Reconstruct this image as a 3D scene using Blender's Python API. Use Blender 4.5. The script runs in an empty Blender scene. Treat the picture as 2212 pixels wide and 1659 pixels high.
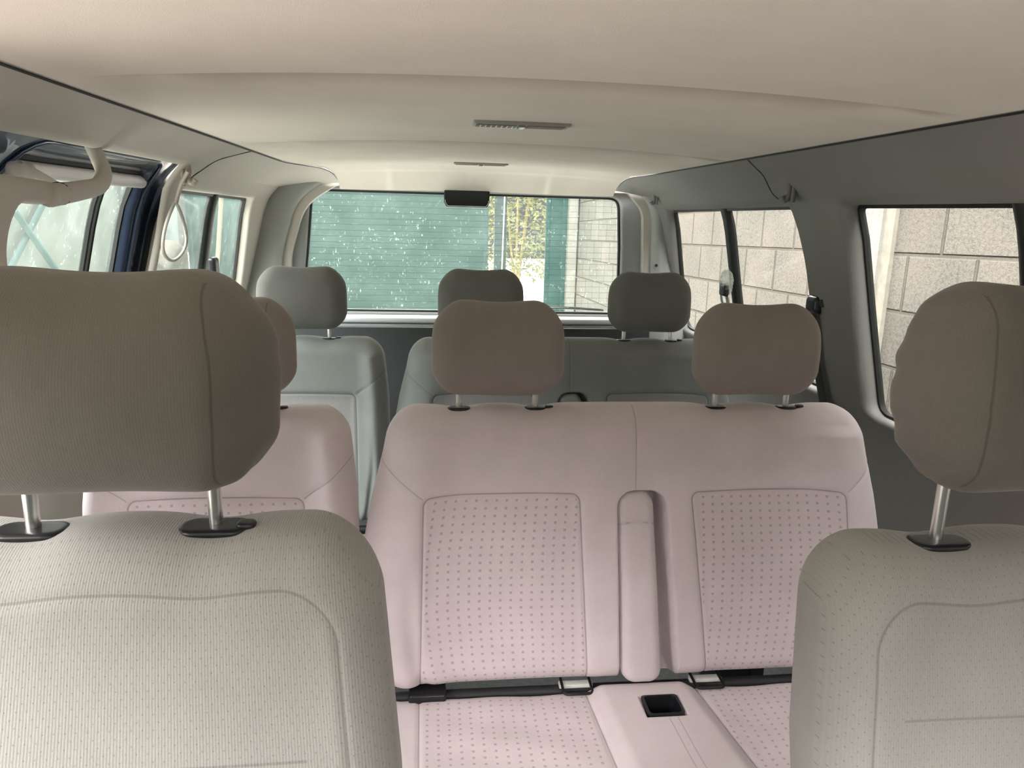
import bpy, bmesh, math, random
import numpy as np
from mathutils import Vector, Matrix
random.seed(4)
S = bpy.context.scene
COL = S.collection

# ------------------------------------------------------------------ camera
F = 1600.0
EYE = (0.0, 0.0, 1.32)
R = np.array([[0.99386857, 0.0, 0.11056788],
              [-0.10776575, -0.22370475, 0.96868092],
              [0.02473456, -0.97465696, -0.22233312]])
cam = bpy.data.cameras.new('camera')
cam.sensor_width = 36.0
cam.lens = 36.0 * F / 2212.0
cam.clip_start = 0.02
cam.clip_end = 300
co = bpy.data.objects.new('camera', cam)
COL.objects.link(co)
M4 = Matrix.Identity(4)
for i in range(3):
    M4[i][0] = R[i, 0]; M4[i][1] = -R[i, 1]; M4[i][2] = -R[i, 2]; M4[i][3] = EYE[i]
co.matrix_world = M4
S.camera = co

# ------------------------------------------------------------------ light
S.view_settings.view_transform = 'Standard'
S.view_settings.look = 'None'
S.view_settings.gamma = 1.0
S.view_settings.use_curve_mapping = False
S.view_settings.exposure = 0.0
W = bpy.data.worlds.new('sky'); S.world = W; W.use_nodes = True
nt = W.node_tree; nt.nodes.clear()
n_out = nt.nodes.new('ShaderNodeOutputWorld')
n_bg = nt.nodes.new('ShaderNodeBackground')
tc = nt.nodes.new('ShaderNodeTexCoord')
sepn = nt.nodes.new('ShaderNodeSeparateXYZ'); nt.links.new(tc.outputs['Generated'], sepn.inputs[0])
def wmap(src, lo, hi, a, b):
    r = nt.nodes.new('ShaderNodeMapRange'); r.interpolation_type = 'SMOOTHSTEP'
    for i_, v_ in enumerate((lo, hi, a, b)): r.inputs[i_ + 1].default_value = v_
    nt.links.new(src, r.inputs['Value']); return r.outputs[0]
def wmath(op, p, q):
    m_ = nt.nodes.new('ShaderNodeMath'); m_.operation = op
    for i_, v_ in enumerate((p, q)):
        if isinstance(v_, (int, float)): m_.inputs[i_].default_value = v_
        else: nt.links.new(v_, m_.inputs[i_])
    return m_.outputs[0]
SKY_LOW, SKY_TOP, SKY_GLOW, SKY_REAR = 0.25, 3.4, 21.0, 16.0
# thin overcast: dim near the horizon, brighter overhead, brightest high up in front and to the left
elev = wmap(sepn.outputs[2], .20, .56, 0, 1)
dotn = nt.nodes.new('ShaderNodeVectorMath'); dotn.operation = 'DOT_PRODUCT'
dotn.inputs[1].default_value = Vector((-0.66, -0.72, 0.30)).normalized()
nt.links.new(tc.outputs['Generated'], dotn.inputs[0])
az = wmap(dotn.outputs['Value'], .30, .95, SKY_TOP, SKY_TOP + SKY_GLOW)
dotr = nt.nodes.new('ShaderNodeVectorMath'); dotr.operation = 'DOT_PRODUCT'
dotr.inputs[1].default_value = Vector((0.0, 0.95, 0.30)).normalized()
nt.links.new(tc.outputs['Generated'], dotr.inputs[0])
az = wmath('ADD', az, wmap(dotr.outputs['Value'], .35, .95, 0, SKY_REAR))
rad = wmath('ADD', wmath('MULTIPLY', elev, az), SKY_LOW)
n_bg.inputs['Color'].default_value = (1.03, .985, .97, 1)
nt.links.new(rad, n_bg.inputs['Strength'])
nt.links.new(n_bg.outputs[0], n_out.inputs['Surface'])

# ------------------------------------------------------------------ helpers
def tag(o, label=None, cat=None, group=None, kind=None):
    if label: o['label'] = label
    if cat: o['category'] = cat
    if group: o['group'] = group
    if kind: o['kind'] = kind
    return o

def link(name, me, mat=None, parent=None, loc=(0, 0, 0), smooth=True):
    o = bpy.data.objects.new(name, me)
    COL.objects.link(o)
    if mat is not None: me.materials.append(mat)
    if smooth and len(me.polygons):
        me.polygons.foreach_set('use_smooth', [True] * len(me.polygons))
    if parent is not None: o.parent = parent
    o.location = loc
    return o

def bobj(name, bm, mat=None, parent=None, smooth=True, loc=(0, 0, 0), angle=None):
    me = bpy.data.meshes.new(name)
    bmesh.ops.recalc_face_normals(bm, faces=bm.faces[:])
    if angle is not None:
        for e in bm.edges:
            if len(e.link_faces) == 2 and e.calc_face_angle(0) > math.radians(angle):
                e.smooth = False
    bm.to_mesh(me); bm.free()
    return link(name, me, mat, parent, loc, smooth)

def empty(name, loc=(0, 0, 0), rz=0.0):
    o = bpy.data.objects.new(name, None)
    COL.objects.link(o); o.location = loc; o.rotation_euler = (0, 0, rz)
    o.empty_display_size = 0.05
    return o

def copy_tree(o, parent=None):
    c = o.copy(); COL.objects.link(c); c.parent = parent
    for ch in [x for x in bpy.data.objects if x.parent == o]:
        copy_tree(ch, c)
    return c

def sm(a, b, x):
    t = np.clip((x - a) / (b - a), 0, 1)
    return t * t * (3 - 2 * t)

def gs(x, c, s):
    return np.exp(-((x - c) / s) ** 2)

def pillow(name, h, r2, r1, n, mat, parent=None, deform=None, loc=(0, 0, 0), attrs=None, plane='xz'):
    """rounded cushion block: a box lattice whose edges get radius r2 and whose outline corners get radius r1"""
    nx, ny, nz = n
    hx, hy, hz = h
    def key(i, j, k): return (i * (ny + 1) + j) * (nz + 1) + k
    quads = []
    def grid(fn, na, nb):
        a, b = np.meshgrid(np.arange(na), np.arange(nb), indexing='ij')
        q = [fn(a, b), fn(a + 1, b), fn(a + 1, b + 1), fn(a, b + 1)]
        quads.append(np.stack([x.ravel() for x in q], 1))
    o_ = lambda a: np.zeros_like(a)
    grid(lambda a, b: key(a, o_(a), b), nx, nz)
    grid(lambda a, b: key(a, o_(a) + ny, b), nx, nz)
    grid(lambda a, b: key(o_(a), a, b), ny, nz)
    grid(lambda a, b: key(o_(a) + nx, a, b), ny, nz)
    grid(lambda a, b: key(a, b, o_(a)), nx, ny)
    grid(lambda a, b: key(a, b, o_(a) + nz), nx, ny)
    # consistent winding is restored by recalc below
    Q = np.concatenate(quads)
    u, inv = np.unique(Q.ravel(), return_inverse=True)
    k = u % (nz + 1); j = (u // (nz + 1)) % (ny + 1); i = u // ((nz + 1) * (ny + 1))
    def dist(i, n, h, r):           # denser towards the edges
        t = i / n * 2 - 1
        return h * (0.72 * t + 0.28 * np.sin(t * np.pi / 2))
    V = np.stack([dist(i, nx, hx, r2), dist(j, ny, hy, r2), dist(k, nz, hz, r2)], 1)
    H = np.array([hx, hy, hz])
    ax, th = ([0, 2], 1) if plane == 'xz' else ([0, 1], 2)
    Hp = H[ax]; r2 = min(r2, H[th] * .999, Hp.min() * .98)
    P2 = V[:, ax]
    din = np.minimum(Hp[0] - np.abs(P2[:, 0]), Hp[1] - np.abs(P2[:, 1])).clip(0)
    ey = (H[th] - np.abs(V[:, th])).clip(0)
    si = np.maximum(0, r2 - din); sy = np.maximum(0, r2 - ey)
    Mx = np.maximum(si, sy); L = np.hypot(si, sy); kf = np.where(L > 1e-9, Mx / np.maximum(L, 1e-9), 1)
    d2 = np.where(si > 0, r2 - si * kf, din)
    V[:, th] = np.sign(V[:, th]) * np.where(sy > 0, H[th] - (r2 - sy * kf), np.abs(V[:, th]))
    P2 = P2 * ((Hp - d2[:, None]) / np.maximum(Hp - din[:, None], 1e-6))
    r1 = min(r1, *(Hp * 0.999))
    inn = np.clip(P2, -(Hp - r1), Hp - r1)
    d = P2 - inn
    L = np.linalg.norm(d, axis=1); Mx = np.abs(d).max(1)
    V[:, ax] = inn + d * (np.where(L > 1e-9, Mx / np.maximum(L, 1e-9), 0))[:, None]
    base = V.copy()
    if deform is not None: V = deform(V.copy())
    me = bpy.data.meshes.new(name)
    me.from_pydata(V.tolist(), [], inv.reshape(-1, 4).tolist())
    bm = bmesh.new(); bm.from_mesh(me)
    bmesh.ops.recalc_face_normals(bm, faces=bm.faces[:]); bm.to_mesh(me); bm.free()
    at = me.attributes.new('pc', 'FLOAT_VECTOR', 'POINT')
    at.data.foreach_set('vector', base.astype(np.float32).ravel())
    if attrs:
        for nm, fn in attrs.items():
            a = me.attributes.new(nm, 'FLOAT', 'POINT')
            a.data.foreach_set('value', fn(base).astype(np.float32))
    return link(name, me, mat, parent, loc)

def tube(name, pts, rad, mat, parent=None, segs=10, closed=False, loc=(0, 0, 0), caps=True, flat=None):
    """sweep a circle (or an ellipse: flat = (a, b, up vector)) along points"""
    pts = [Vector(p) for p in pts]
    bm = bmesh.new(); rings = []
    N = len(pts)
    up = Vector(flat[2]) if flat else None
    prev = None
    for i, p in enumerate(pts):
        if closed: t = pts[(i + 1) % N] - pts[i - 1]
        else: t = pts[min(i + 1, N - 1)] - pts[max(i - 1, 0)]
        t.normalize()
        if up is not None: a = up.cross(t)
        elif prev is not None: a = prev - t * prev.dot(t)
        else: a = t.cross(Vector((0, 0, 1)) if abs(t.z) < .9 else Vector((1, 0, 0)))
        if a.length < 1e-6: a = t.orthogonal()
        a.normalize(); b = t.cross(a); prev = a
        r = rad[i] if isinstance(rad, (list, tuple)) else rad
        ra, rb = (flat[0], flat[1]) if flat else (r, r)
        if flat: ra *= r; rb *= r
        rings.append([bm.verts.new(p + a * math.cos(2 * math.pi * k / segs) * ra + b * math.sin(2 * math.pi * k / segs) * rb) for k in range(segs)])
    m = N if closed else N - 1
    for i in range(m):
        A, B = rings[i], rings[(i + 1) % N]
        for k in range(segs):
            bm.faces.new((A[k], A[(k + 1) % segs], B[(k + 1) % segs], B[k]))
    if not closed and caps:
        bm.faces.new(rings[0]); bm.faces.new(rings[-1])
    return bobj(name, bm, mat, parent, loc=loc, angle=60)

def spline(pts, n=8):
    """Catmull-Rom through points"""
    P = [Vector(p) for p in pts]; P = [P[0] * 2 - P[1]] + P + [P[-1] * 2 - P[-2]]
    out = []
    for i in range(1, len(P) - 2):
        for k in range(n):
            t = k / n
            out.append(0.5 * ((2 * P[i]) + (P[i + 1] - P[i - 1]) * t + (2 * P[i - 1] - 5 * P[i] + 4 * P[i + 1] - P[i + 2]) * t * t + (-P[i - 1] + 3 * P[i] - 3 * P[i + 1] + P[i + 2]) * t ** 3))
    out.append(P[-2])
    return out

def rbox(name, c, h, r, mat, parent=None, n=6, rot=None):
    """rounded box centred at c with half sizes h"""
    bm = bmesh.new()
    bmesh.ops.create_cube(bm, size=2.0)
    for v in bm.verts: v.co = Vector((v.co.x * h[0], v.co.y * h[1], v.co.z * h[2]))
    bmesh.ops.bevel(bm, geom=bm.edges[:], offset=min(r, min(h) * .95), segments=4, profile=0.5, affect='EDGES')
    if rot is not None: bmesh.ops.rotate(bm, verts=bm.verts[:], cent=(0, 0, 0), matrix=rot)
    o = bobj(name, bm, mat, parent, loc=c, angle=50)
    return o

def prism(name, outline, depth, mat, parent=None, bevel=0.0, to3=None, segs=3):
    """extrude a closed 2-D outline by depth, then bevel; to3 maps (a, b, d) to a point"""
    bm = bmesh.new()
    vs = [bm.verts.new((a, b, 0)) for a, b in outline]
    f = bm.faces.new(vs)
    r = bmesh.ops.extrude_face_region(bm, geom=[f])
    for v in r['geom']:
        if isinstance(v, bmesh.types.BMVert): v.co.z += depth
    if bevel:
        es = [e for e in bm.edges if len(e.link_faces) == 2 and e.calc_face_angle(0) > .6]
        bmesh.ops.bevel(bm, geom=es, offset=bevel, segments=segs, profile=.5, affect='EDGES')
    bmesh.ops.triangulate(bm, faces=[f for f in bm.faces if len(f.verts) > 4])
    if to3:
        for v in bm.verts: v.co = Vector(to3(*v.co))
    return bobj(name, bm, mat, parent, angle=40)

# ------------------------------------------------------------------ materials
def newmat(name):
    m = bpy.data.materials.new(name); m.use_nodes = True
    t = m.node_tree
    return m, t, t.nodes['Principled BSDF']

class G:
    """small node-graph writer"""
    def __init__(s, t): s.t = t
    def n(s, typ, **k):
        x = s.t.nodes.new(typ)
        for a, b in k.items(): setattr(x, a, b)
        return x
    def l(s, a, b): s.t.links.new(a, b)
    def math(s, op, a, b=None, c=None):
        x = s.n('ShaderNodeMath', operation=op)
        for i, v in enumerate((a, b, c)):
            if v is None: continue
            if isinstance(v, (int, float)): x.inputs[i].default_value = v
            else: s.l(v, x.inputs[i])
        return x.outputs[0]
    def mix(s, f, a, b):
        x = s.n('ShaderNodeMix', data_type='RGBA')
        for i, v in ((0, f), (6, a), (7, b)):
            if isinstance(v, (int, float)): x.inputs[i].default_value = v
            elif isinstance(v, tuple): x.inputs[i].default_value = (*v[:3], 1)
            else: s.l(v, x.inputs[i])
        return x.outputs[2]
    def noise(s, scale, detail=3, vec=None, rough=.5):
        x = s.n('ShaderNodeTexNoise'); x.inputs['Scale'].default_value = scale
        x.inputs['Detail'].default_value = detail; x.inputs['Roughness'].default_value = rough
        if vec is not None: s.l(vec, x.inputs['Vector'])
        return x.outputs['Fac']
    def ramp(s, v, lo, hi, a=0., b=1.):
        x = s.n('ShaderNodeMapRange'); x.interpolation_type = 'SMOOTHSTEP'
        s.l(v, x.inputs['Value'])
        for i, q in enumerate((lo, hi, a, b)): x.inputs[i + 1].default_value = q
        return x.outputs[0]
    def bump(s, h, strength, dist=.001, nrm=None):
        x = s.n('ShaderNodeBump'); x.inputs['Strength'].default_value = strength
        x.inputs['Distance'].default_value = dist; s.l(h, x.inputs['Height'])
        if nrm is not None: s.l(nrm, x.inputs['Normal'])
        return x.outputs[0]

def plain(name, col, rough=.6, metal=0., noise=.08, nscale=30, bump=0., bscale=400, coat=0., spec=.5):
    m, t, b = newmat(name); g = G(t)
    tcn = g.n('ShaderNodeTexCoord')
    if noise:
        f = g.noise(nscale, 4, tcn.outputs['Object'])
        c = g.mix(g.ramp(f, .3, .7), tuple(x * (1 - noise) for x in col), tuple(min(1, x * (1 + noise)) for x in col))
        g.l(c, b.inputs['Base Color'])
    else: b.inputs['Base Color'].default_value = (*col, 1)
    if bump:
        g.l(g.bump(g.noise(bscale, 2, tcn.outputs['Object']), bump, .001), b.inputs['Normal'])
    b.inputs['Roughness'].default_value = rough; b.inputs['Metallic'].default_value = metal
    b.inputs['Coat Weight'].default_value = coat; b.inputs['Specular IOR Level'].default_value = spec
    return m

def fabric(name, col, panel=False, rib=False, spots=False, dotc=(.35, .30, .30), sheen=.25):
    """car velour; panel: square dots inside the 'panel' attribute; rib/spots: fine vertical rib with pin dots"""
    m, t, b = newmat(name); g = G(t)
    pc = g.n('ShaderNodeAttribute', attribute_name='pc').outputs['Vector']
    sx = g.n('ShaderNodeSeparateXYZ'); g.l(pc, sx.inputs[0])
    x, y, z = sx.outputs
    big = g.noise(9, 4, pc, .6)
    fine = g.noise(900, 2, pc)
    c = g.mix(g.ramp(big, .3, .7), tuple(v * .95 for v in col), tuple(v * 1.05 for v in col))
    c = g.mix(g.ramp(fine, .25, .75), g.mix(.10, c, tuple(v * .5 for v in col)), g.mix(.10, c, tuple(min(1, v * 1.5) for v in col)))
    hgt = g.math('MULTIPLY', fine, .6)
    seam = g.n('ShaderNodeAttribute', attribute_name='seam').outputs['Fac']
    lv = y if panel == 'seat' else z
    if panel:
        pin = g.n('ShaderNodeAttribute', attribute_name='panel').outputs['Fac']
        PX, PZ = .0195, .0145
        fx = g.math('SUBTRACT', g.math('FRACT', g.math('ADD', g.math('DIVIDE', x, PX), 100.5)), .5)
        fz = g.math('SUBTRACT', g.math('FRACT', g.math('ADD', g.math('DIVIDE', lv, PZ), 100.5)), .5)
        # wobble the little squares a touch
        ax_ = g.math('MULTIPLY', g.math('ABSOLUTE', fx), PX)
        az_ = g.math('MULTIPLY', g.math('ABSOLUTE', fz), PZ)
        mmax = g.math('MAXIMUM', ax_, az_)
        mmax = g.math('ADD', mmax, g.math('MULTIPLY', g.math('SUBTRACT', g.noise(260, 2, pc), .5), .0022))
        dm = g.ramp(mmax, .0017, .0028, 1, 0)
        inside = g.ramp(pin, .004, .005)
        dm = g.math('MULTIPLY', dm, inside)
        c = g.mix(g.ramp(pin, 0, .002), c, g.mix(.12, c, (.62, .50, .52)))
        c = g.mix(g.math('MULTIPLY', dm, .62), c, dotc)
        hgt = g.math('SUBTRACT', hgt, g.math('MULTIPLY', dm, .5))
        line = g.ramp(g.math('ABSOLUTE', pin), .0006, .0019, 1, 0)
        c = g.mix(g.math('MULTIPLY', line, .65), c, tuple(v * .35 for v in col))
    if rib:
        w = g.math('SINE', g.math('MULTIPLY', x, 2 * math.pi / .0024))
        w2 = g.math('SINE', g.math('ADD', g.math('MULTIPLY', x, 2 * math.pi / .0024), g.math('MULTIPLY', big, 6)))
        hgt = g.math('ADD', hgt, g.math('MULTIPLY', w, .22 * float(rib)))
        c = g.mix(g.ramp(w, -1, 1, 0, .10 * float(rib)), c, tuple(v * .62 for v in col))
    if spots:
        PX, PZ = .0082, .0056
        rz = g.math('DIVIDE', z, PZ)
        odd = g.math('MULTIPLY', g.math('MODULO', g.math('FLOOR', g.math('ADD', rz, 200)), 2), .5)
        fx = g.math('SUBTRACT', g.math('FRACT', g.math('ADD', g.math('ADD', g.math('DIVIDE', x, PX), 100), odd)), .5)
        fz = g.math('SUBTRACT', g.math('FRACT', g.math('ADD', rz, 200)), .5)
        dd = g.math('SQRT', g.math('ADD', g.math('POWER', g.math('MULTIPLY', fx, PX), 2.), g.math('POWER', g.math('MULTIPLY', fz, PZ), 2.)))
        dm = g.math('MULTIPLY', g.ramp(dd, .0004, .0009, 1, 0), .42)
        c = g.mix(dm, c, tuple(v * .35 for v in col))
    seam2 = g.n('ShaderNodeAttribute', attribute_name='seam2').outputs['Fac']
    s2v = g.math('ADD', g.math('ABSOLUTE', seam2), g.math('LESS_THAN', g.math('ABSOLUTE', seam2), 1e-9))
    sl = g.ramp(g.math('MINIMUM', g.math('ABSOLUTE', seam), s2v), .0005, .0016, 1, 0)
    c = g.mix(g.math('MULTIPLY', sl, .5), c, tuple(v * .45 for v in col))
    g.l(c, b.inputs['Base Color'])
    n1 = g.bump(big, .25, .006)
    g.l(g.bump(hgt, .55, .0006, n1), b.inputs['Normal'])
    b.inputs['Roughness'].default_value = .95
    b.inputs['Specular IOR Level'].default_value = .15
    b.inputs['Sheen Weight'].default_value = sheen
    b.inputs['Sheen Roughness'].default_value = .4
    return m

FB1 = fabric('front_velour', (.345, .342, .318), rib=True, spots=True)
FB1H = fabric('front_shaded_headrest_velour', (.175, .162, .144), rib=.35)  # same fabric as the front backs, darkened to paint headrest shade
FB2 = fabric('row2_lit_velour', (.735, .65, .665), panel=True)  # front seats' fabric too, lighter and pinker to paint in the light
FB2C = fabric('row2_lit_seat_velour', (.72, .637, .652), panel='seat')
FB2H = fabric('row2_shaded_headrest_velour', (.31, .27, .25))  # row-two fabric darkened to paint the shade on its headrests
FB3 = fabric('row3_shaded_velour', (.235, .247, .24), panel=True)  # same fabric again, darkened to paint shade into the last row
FB3H = fabric('row3_shaded_headrest_velour', (.175, .175, .163))  # last-row fabric darkened further for painted headrest shade
FB3C = fabric('row3_shaded_seat_velour', (.235, .247, .24), panel='seat')
CHROME = plain('chrome', (.95, .95, .93), .28, 1., 0)
BLACK = plain('black_plastic', (.012, .013, .016), .32, 0, .1, 40)
DARK = plain('dark_frame', (.02, .02, .022), .6)
RUBBER = plain('window_rubber', (.012, .014, .013), .5)
HEAD = plain('headliner', (.87, .815, .73), .95, 0, .03, 5, .35, 700, spec=.1)
WALLM = plain('shaded_side_trim', (.225, .222, .21), .62, 0, .04, 3, .22, 900, spec=.35)  # right side trim, darkened in colour to paint its shade
PILL = plain('pillar_trim', (.56, .53, .48), .6, 0, .04, 4, .15, 900, spec=.3)
TGATE = plain('tailgate_trim', (.30, .315, .31), .5, 0, .04, 6, .1, 900)
NAVY = plain('navy_paint', (.018, .030, .060), .22, 0, .1, 8, coat=.6)
LGREY = plain('light_grey_trim', (.62, .60, .57), .4, 0, .03)
HOOKM = plain('hook_plastic', (.42, .37, .33), .45, 0, .03)
FLOORM = plain('floor_mat', (.10, .10, .10), .9, 0, .15, 60, .3)
BELTM = plain('belt_webbing', (.45, .45, .42), .7, 0, .05)
WIRE = plain('wire_loop', (.03, .03, .03), .35, .6, 0)
WHITEP = plain('white_label', (.75, .76, .72), .5, 0, .1)

def glassmat(name, tint=(.93, .96, .95), dust=.05, specks=0., dustcol=(.8, .85, .8), lines=False):
    m = bpy.data.materials.new(name); m.use_nodes = True
    t = m.node_tree; t.nodes.clear(); g = G(t)
    out = g.n('ShaderNodeOutputMaterial')
    tr = g.n('ShaderNodeBsdfTransparent'); tr.inputs[0].default_value = (*tint, 1)
    gl = g.n('ShaderNodeBsdfGlossy'); gl.inputs['Roughness'].default_value = .03
    lw = g.n('ShaderNodeLayerWeight')
    frf = g.math('ADD', g.math('MULTIPLY', g.math('POWER', lw.outputs['Facing'], 4.), .14), .02)
    m1 = g.n('ShaderNodeMixShader'); g.l(frf, m1.inputs[0]); g.l(tr.outputs[0], m1.inputs[1]); g.l(gl.outputs[0], m1.inputs[2])
    tl = g.n('ShaderNodeBsdfTranslucent'); tl.inputs[0].default_value = (*dustcol, 1)
    tcn = g.n('ShaderNodeTexCoord'); ob = tcn.outputs['Object']
    fac = g.math('MULTIPLY', g.ramp(g.noise(7, 5, ob, .65), .25, .8, .4, 1.4), dust)
    if specks:
        s1 = g.ramp(g.noise(110, 3, ob, .6), .63, .72, 0, 1)
        s2 = g.ramp(g.noise(14, 3, ob), .35, .65, .25, 1)
        mp = g.n('ShaderNodeMapping'); mp.inputs['Scale'].default_value = (1, 1, .25); g.l(ob, mp.inputs[0])
        s3 = g.ramp(g.noise(170, 2, mp.outputs[0]), .66, .74, 0, .8)
        fac = g.math('ADD', fac, g.math('MULTIPLY', g.math('MULTIPLY', g.math('ADD', s1, s3), s2), specks))
    fac = g.math('MINIMUM', fac, .9)
    m2 = g.n('ShaderNodeMixShader'); g.l(fac, m2.inputs[0]); g.l(m1.outputs[0], m2.inputs[1]); g.l(tl.outputs[0], m2.inputs[2])
    g.l(m2.outputs[0], out.inputs['Surface'])
    return m
GLASS = glassmat('side_glass', dust=.03)
GLASSD = glassmat('dusty_side_glass', (.88, .96, .93), .055, .22, (.68, .84, .78))
GLASSR = glassmat('rear_glass', (.88, .95, .93), .045, .42, (.62, .80, .74))

# ------------------------------------------------------------------ van shell
CX = .15
_zs = np.array([-.05, 0, .3, .6, .84, .88, 1.1, 1.3, 1.36, 1.40, 1.44, 1.468])
_ws = np.array([.90, .90, .92, .92, .905, .880, .82, .768, .745, .71, .66, .607])
_zt = np.linspace(-.05, 1.468, 500); _wt = np.interp(_zt, _zs, _ws)
_k = np.exp(-np.linspace(-2, 2, 15) ** 2); _k /= _k.sum()
_wt[7:-7] = np.convolve(_wt, _k, 'valid')
def halfw(z): return float(np.interp(z, _zt, _wt))
def WP(side, d, y, z):       # point on the side wall; d > 0 is outwards
    return (CX + side * (halfw(z) + d), y, z)

def rounded(poly, r, n=6):
    """round the corners of a closed polygon; r may be a list"""
    out = []; N = len(poly)
    for i in range(N):
        p = Vector(poly[i]); a = Vector(poly[i - 1]); b = Vector(poly[(i + 1) % N])
        ri = r[i] if isinstance(r, (list, tuple)) else r
        if ri <= 0: out.append(tuple(p)); continue
        u = (a - p); v = (b - p); lu, lv = u.length, v.length; u /= lu; v /= lv
        ang = u.angle(v); dd = min(ri / math.tan(ang / 2), lu * .49, lv * .49)
        s, e = p + u * dd, p + v * dd
        for k in range(n + 1):
            t = k / n
            q = s * (1 - t) ** 2 + p * 2 * t * (1 - t) + e * t * t
            out.append((q.x, q.y))
    return out

def offset(poly, d):
    """push a closed outline outwards by d (either winding)"""
    N = len(poly); A = sum(poly[i][0] * poly[(i + 1) % N][1] - poly[(i + 1) % N][0] * poly[i][1] for i in range(N))
    sg = 1 if A > 0 else -1; out = []
    for i in range(N):
        a = Vector(poly[i - 1]); p = Vector(poly[i]); b = Vector(poly[(i + 1) % N])
        t1 = (p - a); t2 = (b - p)
        if t1.length < 1e-7: t1 = t2
        if t2.length < 1e-7: t2 = t1
        t1 = t1.normalized(); t2 = t2.normalized()
        n1 = Vector((t1.y, -t1.x)) * sg; n2 = Vector((t2.y, -t2.x)) * sg
        nn = (n1 + n2)
        if nn.length < 1e-6: nn = n1
        nn.normalize(); c = max(.5, nn.dot(n1))
        q = p + nn * d / c; out.append((q.x, q.y))
    return out

def dense(poly, step):
    out = []; N = len(poly)
    for i in range(N):
        a = Vector(poly[i]); b = Vector(poly[(i + 1) % N]); k = max(1, int((b - a).length / step))
        for j in range(k):
            q = a.lerp(b, j / k); out.append((q.x, q.y))
    return out

def panel_sheet(name, outer, holes, cuts_a, cuts_b, mapf, mat, parent=None, r=.02, depth=.05, angle=None):
    """sheet with window holes whose edges roll smoothly away by radius r and run on to depth.
    hole outlines are the clear openings; mapf(d, a, b) gives the 3-D point"""
    bm = bmesh.new()
    def loop(pl, d=0.):
        vs = [bm.verts.new((d, a, b)) for a, b in pl]
        es = [bm.edges.new((vs[i], vs[(i + 1) % len(vs)])) for i in range(len(vs))]
        return vs, es
    E = loop(dense(outer, .1))[1]
    rings = []
    for hl in holes:
        hl = dense(hl, .06)
        big = offset(hl, r)
        vs, es = loop(big); E += es; rings.append((vs, hl))
    bmesh.ops.triangle_fill(bm, edges=E, use_beauty=True)
    for ri_, (vs, hl) in enumerate(rings):
        dpt = depth[ri_] if isinstance(depth, list) else depth
        prev = vs
        steps = [(math.sin(t), 1 - math.cos(t)) for t in [math.pi / 2 * k / 5 for k in range(1, 6)]]
        for so, sd in steps + [(1, None)]:
            pl = offset(hl, r * (1 - so)) if so < 1 else hl
            d = r * sd if sd is not None else max(dpt, r + .002)
            cur = [bm.verts.new((d, a, b)) for a, b in pl]
            for i in range(len(cur)):
                j = (i + 1) % len(cur)
                bm.faces.new((prev[i], prev[j], cur[j], cur[i]))
            prev = cur
    for c in cuts_a:
        bmesh.ops.bisect_plane(bm, geom=bm.verts[:] + bm.edges[:] + bm.faces[:], plane_co=(0, c, 0), plane_no=(0, 1, 0))
    for c in cuts_b:
        bmesh.ops.bisect_plane(bm, geom=bm.verts[:] + bm.edges[:] + bm.faces[:], plane_co=(0, 0, c), plane_no=(0, 0, 1))
    bmesh.ops.dissolve_degenerate(bm, dist=1e-5, edges=bm.edges[:])
    for v in bm.verts: v.co = Vector(mapf(*v.co))
    return bobj(name, bm, mat, parent, angle=angle)

def band(name, pl, w, d0, d1, mapf, mat, parent=None):
    """frame strip following an outline: from the outline inwards by w, between depths d0 and d1"""
    pl = dense(pl, .05); inn = offset(pl, -w)
    bm = bmesh.new(); R_ = []
    for P_, d in ((pl, d0), (inn, d0), (inn, d1), (pl, d1)):
        R_.append([bm.verts.new(mapf(d, a, b)) for a, b in P_])
    N = len(pl)
    for q in range(4):
        A, B = R_[q], R_[(q + 1) % 4]
        for i in range(N):
            j = (i + 1) % N; bm.faces.new((A[i], A[j], B[j], B[i]))
    return bobj(name, bm, mat, parent, angle=30)

def pane(name, pl, d, mapf, mat, parent=None):
    bm = bmesh.new()
    vs = [bm.verts.new((0, a, b)) for a, b in pl]
    bm.faces.new(vs)
    bmesh.ops.triangulate(bm, faces=bm.faces[:])
    zs_ = [b for a, b in pl]
    c = min(zs_) + .04
    while c < max(zs_):
        bmesh.ops.bisect_plane(bm, geom=bm.verts[:] + bm.edges[:] + bm.faces[:], plane_co=(0, 0, c), plane_no=(0, 0, 1)); c += .04
    for v in bm.verts: v.co = Vector(mapf(d, v.co.y, v.co.z))
    return bobj(name, bm, mat, parent)

cutZ = [.3, .6, .75] + [.80 + .02 * i for i in range(34)]
cutY = [-.6 + .1 * i for i in range(36)]
def pill(y, c, w, a): return a * math.exp(-((y - c) / w) ** 4)

R3 = rounded([(2.838, 1.353), (1.835, 1.359), (1.803, 1.22), (1.812, .88), (2.975, .88)], [.02, .03, .2, .06, .06])
R2 = rounded([(1.575, 1.360), (.93, 1.357), (.93, .88), (1.597, .88)], [.02, .05, .05, .035])
RF = rounded([(.70, 1.36), (-.10, 1.36), (-.62, .90), (.70, .88)], .05)
outer_r = [(-.9, -.02), (2.955, -.02), (2.955, 1.468), (-.9, 1.468)]
def mapR(d, y, z):
    bulge = -.014 * math.exp(-((y - 1.70) / .07) ** 2) * float(sm(.86, 1.0, z)) * float(1 - sm(1.30, 1.40, z))
    ledge = 0
    return (CX + (halfw(z) + d + (bulge if d < .01 else 0)), y, z)
def mapL(d, y, z): return WP(-1, d, y, z)
wr = panel_sheet('wall_right', outer_r, [R3, R2, RF], cutY + [1.62, 1.65, 1.68, 1.72, 1.75, 1.78], cutZ, mapR, WALLM, r=.022, depth=.045)
tag(wr, kind='structure')

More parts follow.
